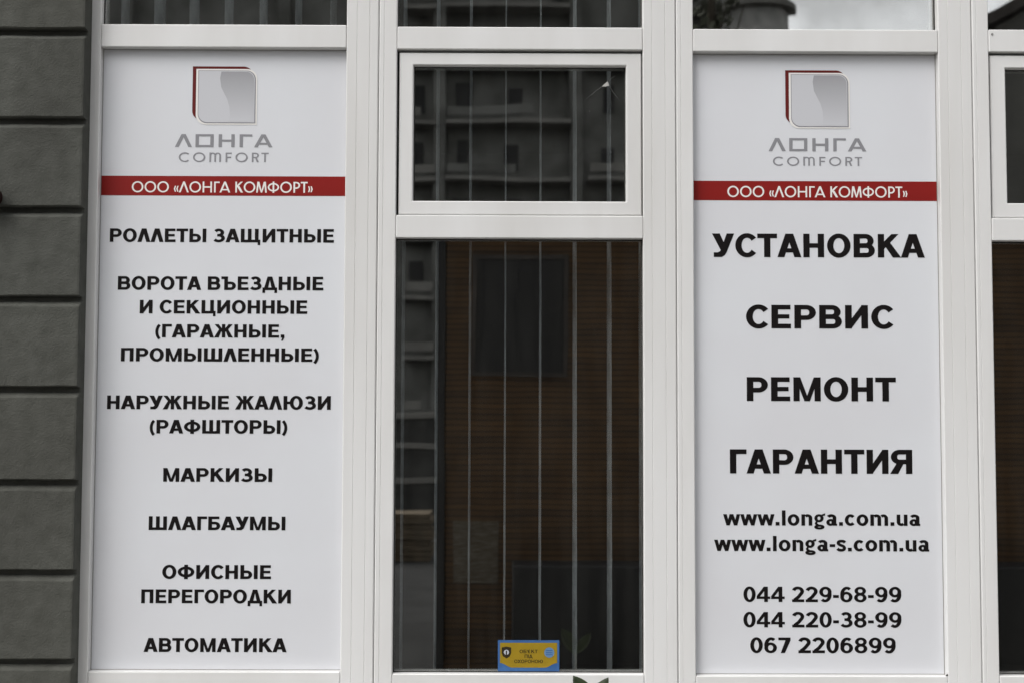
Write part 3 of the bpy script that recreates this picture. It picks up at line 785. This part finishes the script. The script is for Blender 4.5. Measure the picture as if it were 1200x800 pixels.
sign('white sign with four large words above two web addresses and three phone numbers', X3L, X3R, ZB3, T3[0],
     (((815, 235.0), (1099, 235.8)), ((815, 212.3), (1099, 213.1))), (852.3, 1063.4, 218.6, 231.6), (920, 82.8),
     (900.7, 1015.2, 161.8, 177.4), (905.7, 1010.2, 183.8, 194.4),
     [('УСТАНОВКА', 834.4, 1083.8, 274.0, 301.8), ('СЕРВИС', 874.3, 1047, 357.5, 385), ('РЕМОНТ', 875.2, 1050, 441.6, 469.6), ('ГАРАНТИЯ', 855.4, 1069.2, 526.3, 554.4),
      ('www.longa.com.ua', 847.4, 1078.4, 597.6, 615.2), ('www.longa-s.com.ua', 836.8, 1088.9, 627.6, 645.2),
      ('044 229-68-99', 871.2, 1056.2, 687.2, 704.8), ('044 220-38-99', 871.2, 1056.4, 716.9, 734.5), ('067 2206899', 879.2, 1049.7, 746.8, 764.6)])

# ------------------------------------------------------------------ security sticker at the foot of the glass
x0, z0 = P(583.4, 786.2, RY); x1, z1 = P(655.4, 749.6, RY)
u = (D+RY)/F
t = thing('security_sticker', 'small blue and yellow security sticker at the bottom of the dark glass', 'sticker', ((x0+x1)/2, RY, z0))
obj('backing', box(new(), x0, x1, RY-.0007, RY-.0001, z0, z1), M_SBLUE, t)
W_, H_ = x1-x0, z1-z0
pts = [(x0+.0055, z1-.0065), (x0+.0055, z0+.0225)]
for k in range(13):
    a = k/12; pts.append((x0+.0055+.034*a, z0+.0225-.012*(.5-.5*cos(pi*min(1, a*1.05)))))
for k in range(13):
    a = k/12; pts.append((x1-.0055-.034*(1-a), z0+.0105+.012*(.5-.5*cos(pi*a))))
pts += [(x1-.0055, z0+.0225), (x1-.0055, z1-.0065)]
clean = [pts[0]]
for p_ in pts[1:]:
    if abs(p_[0]-clean[-1][0])+abs(p_[1]-clean[-1][1]) > 1e-5: clean.append(p_)
b = new(); flat_poly(b, clean, RY-.0010); obj('yellow_field', b, M_SYEL, t)
for s, wd, zc in (("ОБ'ЄКТ", .048, .0485), ('ПІД', .021, .0360), ('ОХОРОНОЮ', .076, .0225)):
    cx = x0+W_*.50
    text(t, M_SDARK, s, cx-wd/2, cx+wd/2, z0+zc, .0088, RY-.0012, .2, .16)
cx, cz = x0+.0225, z0+.050
sh = [(-.0125, .013), (-.0125, -.002), (-.009, -.010), (0, -.0155), (.009, -.010), (.0125, -.002), (.0125, .013), (0, .0155)]
b = new(); flat_poly(b, [(cx+px, cz+pz) for px, pz in sh], RY-.0012); e = obj('shield', b, M_SDARK, t)
b = new(); flat_poly(b, [(cx+.0068*cos(2*pi*k/18), cz+.0005+.0068*sin(2*pi*k/18)) for k in range(18)], RY-.0014); obj('shield_disc', b, M_SPALE, e)
b = new(); flat_poly(b, [(cx+dx, cz+dz) for dx, dz in ((-.0016, .005), (-.0016, -.006), (.0016, -.006), (.0016, .005))], RY-.0016); obj('shield_bar', b, M_SDARK, e)
cx = x1-.0265
b = new(); flat_poly(b, [(cx+.0135*cos(2*pi*k/26), cz+.0135*sin(2*pi*k/26)) for k in range(26)], RY-.0012); e = obj('round_badge', b, M_SLB, t)
b = new()
for dz in (.0055, 0, -.0055): flat_poly(b, [(cx-.0085, cz+dz-.0012), (cx+.0085, cz+dz-.0012), (cx+.0085, cz+dz+.0012), (cx-.0085, cz+dz+.0012)], RY-.0014)
obj('badge_bars', b, M_SBLUE, e)

# ------------------------------------------------------------------ chip and cracks in the sash glass
YC = RY+.003-.0004
def sp(px, py): x, z = P(670+px*70/800, 75+py*70/800, YC); return x, z
t = thing('glass_chip', 'white chip with fine cracks in the upper right of the sash glass', 'chip', (*[sp(460, 280)[0], YC], sp(460, 280)[1]))
b = new(); flat_poly(b, [sp(405, 305), (sp(440, 270)), sp(478, 238), sp(492, 262), sp(500, 292), sp(450, 308)], YC-.0002); obj('chip', b, M_CHIP, t)
def crack(pts, wd):
    b = new()
    for k in range(len(pts)-1):
        a, c = Vector(sp(*pts[k])), Vector(sp(*pts[k+1])); n = (c-a).orthogonal().normalized()
        w0, w1 = wd[k]*.0001, wd[k+1]*.0001
        b.faces.new([b.verts.new((p.x, YC-.0001, p.y)) for p in (a+n*w0, a-n*w0, c-n*w1, c+n*w1)])
    return b
obj('crack', crack([(170, 490), (250, 425), (330, 360), (420, 292)], [1, 4, 7, 9]), M_CRACK, t)
obj('crack', crack([(470, 245), (520, 205), (575, 165)], [8, 8, 3]), M_CRACK, t)
obj('crack', crack([(490, 290), (535, 350), (575, 410), (640, 490)], [4, 5, 5, 1]), M_CRACK, t)
b = new(); flat_poly(b, [(sp(238, 640)[0]+.0016*cos(k), sp(238, 640)[1]+.0018*sin(k)) for k in (0, 1, 2, 3, 4, 5.2)], YC-.0001); obj('speck', b, M_CRACK, t)

# ------------------------------------------------------------------ plant in front of the middle window
YP = -.30
def leaf(bm, base, tip, wd, droop, nrm, n=10):
    base, tip, nrm = Vector(base), Vector(tip), Vector(nrm)
    ax = tip-base; side = ax.cross(nrm).normalized()
    L = []
    for k in range(n+1):
        s_ = k/n; h = wd*sin(pi*s_**.85)**.8*.5 if 0 < s_ < 1 else .0006
        c = base+ax*s_+nrm*droop*4*s_*(1-s_)
        L.append((bm.verts.new(c-side*h+nrm*h*.35), bm.verts.new(c), bm.verts.new(c+side*h+nrm*h*.35)))
    for k in range(n):
        for j in (0, 1): bm.faces.new((L[k][j], L[k+1][j], L[k+1][j+1], L[k][j+1]))
x, z = P(692, 826, YP)
t = thing('sapling', 'young plant whose two dark top leaves rise over the bottom rail', 'plant', (x, YP, 0))
st_pts = [(x+.02, YP-.02, .02), (x-.01, YP, .3), (x+.006, YP, .6), (x, YP, z)]
obj('stem', tube(new(), st_pts, [.006, .005, .004, .0025]), M_STEM, t)
def lf(base, tip, wd, droop, nrm):
    b = new(); leaf(b, base, tip, wd, droop, nrm)
    o = obj('leaf', b, M_PLEAF, t, smooth=True, flat=True)
    md = o.modifiers.new('thickness', 'SOLIDIFY'); md.thickness = .0006
a = P(671.5, 790.6, YP+.0); c = P(712.6, 792.2, YP+.02)
lf((x, YP, z), (a[0], YP-.005, a[1]), .044, .004, (.25, -.93, .15))
lf((x, YP, z), (c[0], YP+.01, c[1]), .036, -.006, (-.15, -.8, .5))
random.seed(3)
for k in range(14):
    zz = .25+.05*k*(.45); an = k*2.4
    bp = Vector((x+.005*sin(k), YP, zz)); L = .085
    tp = bp+Vector((cos(an)*L, sin(an)*L*.8, .02-.03*random.random()))
    if tp.y > -.06: tp.y = -.06
    lf(bp, tp, .036, .008, (0, 0, 1))
b = box(new(), -.9, 1.3, -.56, -.12, .004, .06, .02)
o = tag(obj('flower_bed', b, M_SOIL, loc=(.2, -.34, 0)), 'narrow bed of bare soil under the windows where the young plant grows', 'flower bed')

# ------------------------------------------------------------------ across the street: what the glass mirrors
KY = 5.0
def mx_(px, d): return MIR(px, 480, d)[0]
def mz_(py, d, px=600): return MIR(px, py, d)[2]
kx0, kx1 = mx_(521, KY), 6.2
kz = mz_(262, KY)
t = thing('wooden_kiosk', 'brown boarded kiosk across the pavement, mirrored in the middle window', 'kiosk', ((kx0+kx1)/2, -KY-1.2, 0))
obj('board_wall', box(new(), kx0, kx1, -KY-2.4, -KY, -.128, kz, .006), M_BOARD, t)
obj('corner_post', box(new(), kx0-.055, kx0-.001, -KY-2.4, -KY+.02, -.128, kz), M_HOLE, t)
obj('roof', box(new(), kx0-.10, kx1+.1, -KY-2.6, -KY+.06, kz+.001, kz+.07, .01), M_ROOF, t)
wf = obj('window', box(new(), mx_(556, KY), mx_(662, KY), -KY-.02, -KY+.02, mz_(437, KY), mz_(302, KY)), M_HOLE, t)
obj('frame', ring(new(), (mx_(552, KY), mx_(666, KY), mz_(441, KY), mz_(298, KY)), (mx_(557, KY), mx_(661, KY), mz_(436, KY), mz_(303, KY)), [(0, -KY), (0, -KY+.03), (-1e-6, -KY+.03), (-1e-6, -KY)]), M_ROOF, wf)
d_ = KY-.35
tag(obj('counter_box', box(new(), mx_(601, d_), mx_(1300, d_), -KY+.03, -d_, -.128, mz_(664, d_), .01), M_HOLE, loc=(mx_(700, d_), -KY+.2, 0)), 'low dark counter box standing in front of the brown kiosk', 'box')
xa, xb, za, zb_ = mx_(531, KY), mx_(585, KY), mz_(684, KY), mz_(610, KY)
tag(obj('paper_notice', box(new(), xa, xb, -KY+.002, -KY+.006, za, zb_), M_PAPER, loc=(xa, -KY, za)), 'pale paper notice pinned to the brown kiosk boards', 'notice')

# unfinished concrete block of flats
BY = 70.0
fh = (mz_(140, BY)-mz_(208.5, BY))
bx0, bx1 = mx_(-150, BY), mx_(936, BY)
z208 = mz_(208.5, BY)
n_low = int(z208//fh)
z_first = z208-n_low*fh
floors = 15
t = thing('concrete_flats', 'tall unfinished grey concrete flats with balcony slabs, mirrored in the windows', 'building', ((bx0+bx1)/2, -BY-8, 0))
top = z_first+floors*fh
obj('wall', box(new(), bx0, bx1, -BY-16, -BY-1.6, 0, top), M_CONC, t)
secs = [(470, 508), (520, 668), (690, 757), (775, 936), (330, 452), (150, 318), (-140, 120)]
for k in range(floors):
    zc = z_first+k*fh
    for i, (pa, pb) in enumerate(secs):
        xa, xb = mx_(pa, BY), mx_(pb, BY)
        off = .35*(i % 3)
        if k % 2 == 0 or i in (0, 1, 3):
            obj('balcony_slab', box(new(), xa, xb, -BY-1.6, -BY-.1, zc-.22+off*.2, zc+.02+off*.2), M_CONCL, t)
            if random.random() < .25: continue
            if random.random() < .3: xb -= (xb-xa)*random.uniform(.2, .45)
            obj('parapet', box(new(), xa+.1, xb-.1, -BY-.32, -BY-.14, zc+.28+off*.2, zc+.80+off*.2), M_CONCL if i != 1 else M_CONC, t)
proto = None
wins = []
for pa in (483, 538, 601, 655, 716, 800, 850, 900, 380, 420, 190, 250, 285, 20, 80):
    for k in range(2, floors):
        if random.random() < .85: wins.append((pa+random.uniform(-3, 3), k))
wins = wins[:96]
for pa, k in wins:
    xx = mx_(pa, BY); zc = z_first+k*fh
    if proto is None:
        b = box(new(), -.40, .40, -.12, .10, .75, 2.35)
        for v in b.verts: v.co += ORG[t]
        proto = obj('window', b, M_HOLE, t); o = proto
    else: o = proto.copy(); C.objects.link(o); o.parent = t
    o.location = (xx-t.location.x, -BY-1.6-t.location.y, zc); o.scale = (random.uniform(.7, 1.4), 1, random.uniform(.85, 1.1))
for pa in (512, 676, 764, 325, 135):
    xx = mx_(pa, BY); obj('pier', box(new(), xx-.35, xx+.35, -BY-1.6, -BY-.6, 0, top), M_CONC, t)
xx = mx_(893, BY); b = new()
prism(b, [(xx+2.0*sin(R(a_)), -BY-1.5+2.0*cos(R(a_))) for a_ in range(-90, 91, 15)], 'z', 0, top)
obj('corner_bay', b, M_BAY, t)
for k in range(floors):
    zc = z_first+k*fh; b = new()
    prism(b, [(xx+2.5*sin(R(a_)), -BY-1.5+2.5*cos(R(a_))) for a_ in range(-90, 91, 15)], 'z', zc-.2, zc+.15); obj('balcony_slab', b, M_CONCL, t)

# gabled house at the far right of the reflection
HY = 30.0
ex, ez = mx_(1169, HY), MIR(1169, 26, HY)[2]
t = thing('gabled_house', 'dark gabled house mirrored in the top pane at the right edge', 'house', (ex+5, -HY-4, 0))
obj('wall', prism(new(), [(ex+.15, 0), (ex+10, 0), (ex+10, ez-.1), (ex+5.07, ez+2.6), (ex+.15, ez-.1)], 'y', -HY-8, -HY), M_HOUSE, t)
obj('roof', prism(new(), [(ex-.35, ez-.25), (ex-.35, ez+.05), (ex+5.07, ez+3.05), (ex+10.5, ez+.05), (ex+10.5, ez-.25), (ex+5.07, ez+2.7)], 'y', -HY-8.4, -HY+.4), M_ROOF, t)
for k in range(3):
    for j in range(2):
        obj('window', box(new(), ex+1.6+3*j+.4, ex+2.9+3*j+.4, -HY-.05, -HY+.03, 1.2+3.3*k, 2.8+3.3*k), M_HOLE, t)

# poplar between
TY = 20.0
tx = mx_(838, TY)
t = thing('poplar_tree', 'tall slender dark poplar mirrored in the top pane above the phone number sign', 'tree', (tx, -TY, 0))
random.seed(11)
trk = new(); tube(trk, [(tx, -TY, 0), (tx+.05, -TY, 3), (tx-.03, -TY, 7), (tx, -TY, 11.5)], [.2, .16, .1, .03])
for k in range(26):
    z_ = 2+k*.36; an = k*2.4; L = .8*(1-abs(z_-6.5)/8)
    tube(trk, [(tx, -TY, z_), (tx+cos(an)*L*.6, -TY+sin(an)*L*.6, z_+.5), (tx+cos(an)*L, -TY+sin(an)*L, z_+1.3)], [.035, .025, .008], 5)
obj('trunk', trk, M_BARK, t)
b = new()
for k in range(1500):
    z_ = 1.8+11*random.random()**.9
    rr_ = .86*math.sqrt(max(.02, 1-((z_-6.6)/6.8)**2))*(.85+.3*sin(z_*3.1+2))
    an = random.random()*2*pi; q_ = rr_*math.sqrt(random.random())
    c = Vector((tx+cos(an)*q_, -TY+sin(an)*q_, z_))
    n = Vector((random.uniform(-1, 1), random.uniform(-1, 1), random.uniform(-1, 1))).normalized(); a = n.orthogonal().normalized(); e = n.cross(a)
    s_ = random.uniform(.06, .12)
    b.faces.new([b.verts.new(c+a*s_), b.verts.new(c+e*s_*.6), b.verts.new(c-a*s_), b.verts.new(c-e*s_*.6)])
obj('crown', b, M_LEAF, t, flat=True)

# made-up fence before the flats, added to darken the mirrored road strip
d_ = 15.5
t = thing('added_fence', 'added dark grey panel fence across the road, darkening the mirrored strip before the flats', 'fence', (mx_(440, d_), -d_, -.13))
fx = mx_(330, d_)
for k in range(4):
    obj('panel', box(new(), fx+.06, fx+1.14, -d_-.05, -d_+.02, -.128, 1.62, .01), M_FENCE, t)
    for zr in (.55, 1.05, 1.50):
        obj('rib', box(new(), fx+.08, fx+1.12, -d_+.021, -d_+.05, zr, zr+.09, .008), M_CONCL, t)
    obj('post', box(new(), fx-.059, fx+.059, -d_-.09, -d_+.06, -.128, 1.72, .01), M_CONC, t); fx += 1.2

# a few sawn boards lying by the road
d_ = 11.5
xa, xb = mx_(467, d_), mx_(508, d_)
for k, py in enumerate((600, 613, 622)):
    zc = MIR(480, py, d_)[2]
t = thing('board_stack', 'small stack of pale sawn boards on the road edge beyond the kiosk', 'boards', (xa, -d_-.5, -.13))
zz = -.128
for k in range(9):
    j = random.uniform(-.03, .03)
    obj('board', box(new(), xa-.25+j, xb-.02+j, -d_-.6+abs(j), -d_+.0+j*.5, zz+.002, zz+.058, .004), M_PLANK, t); zz += .062
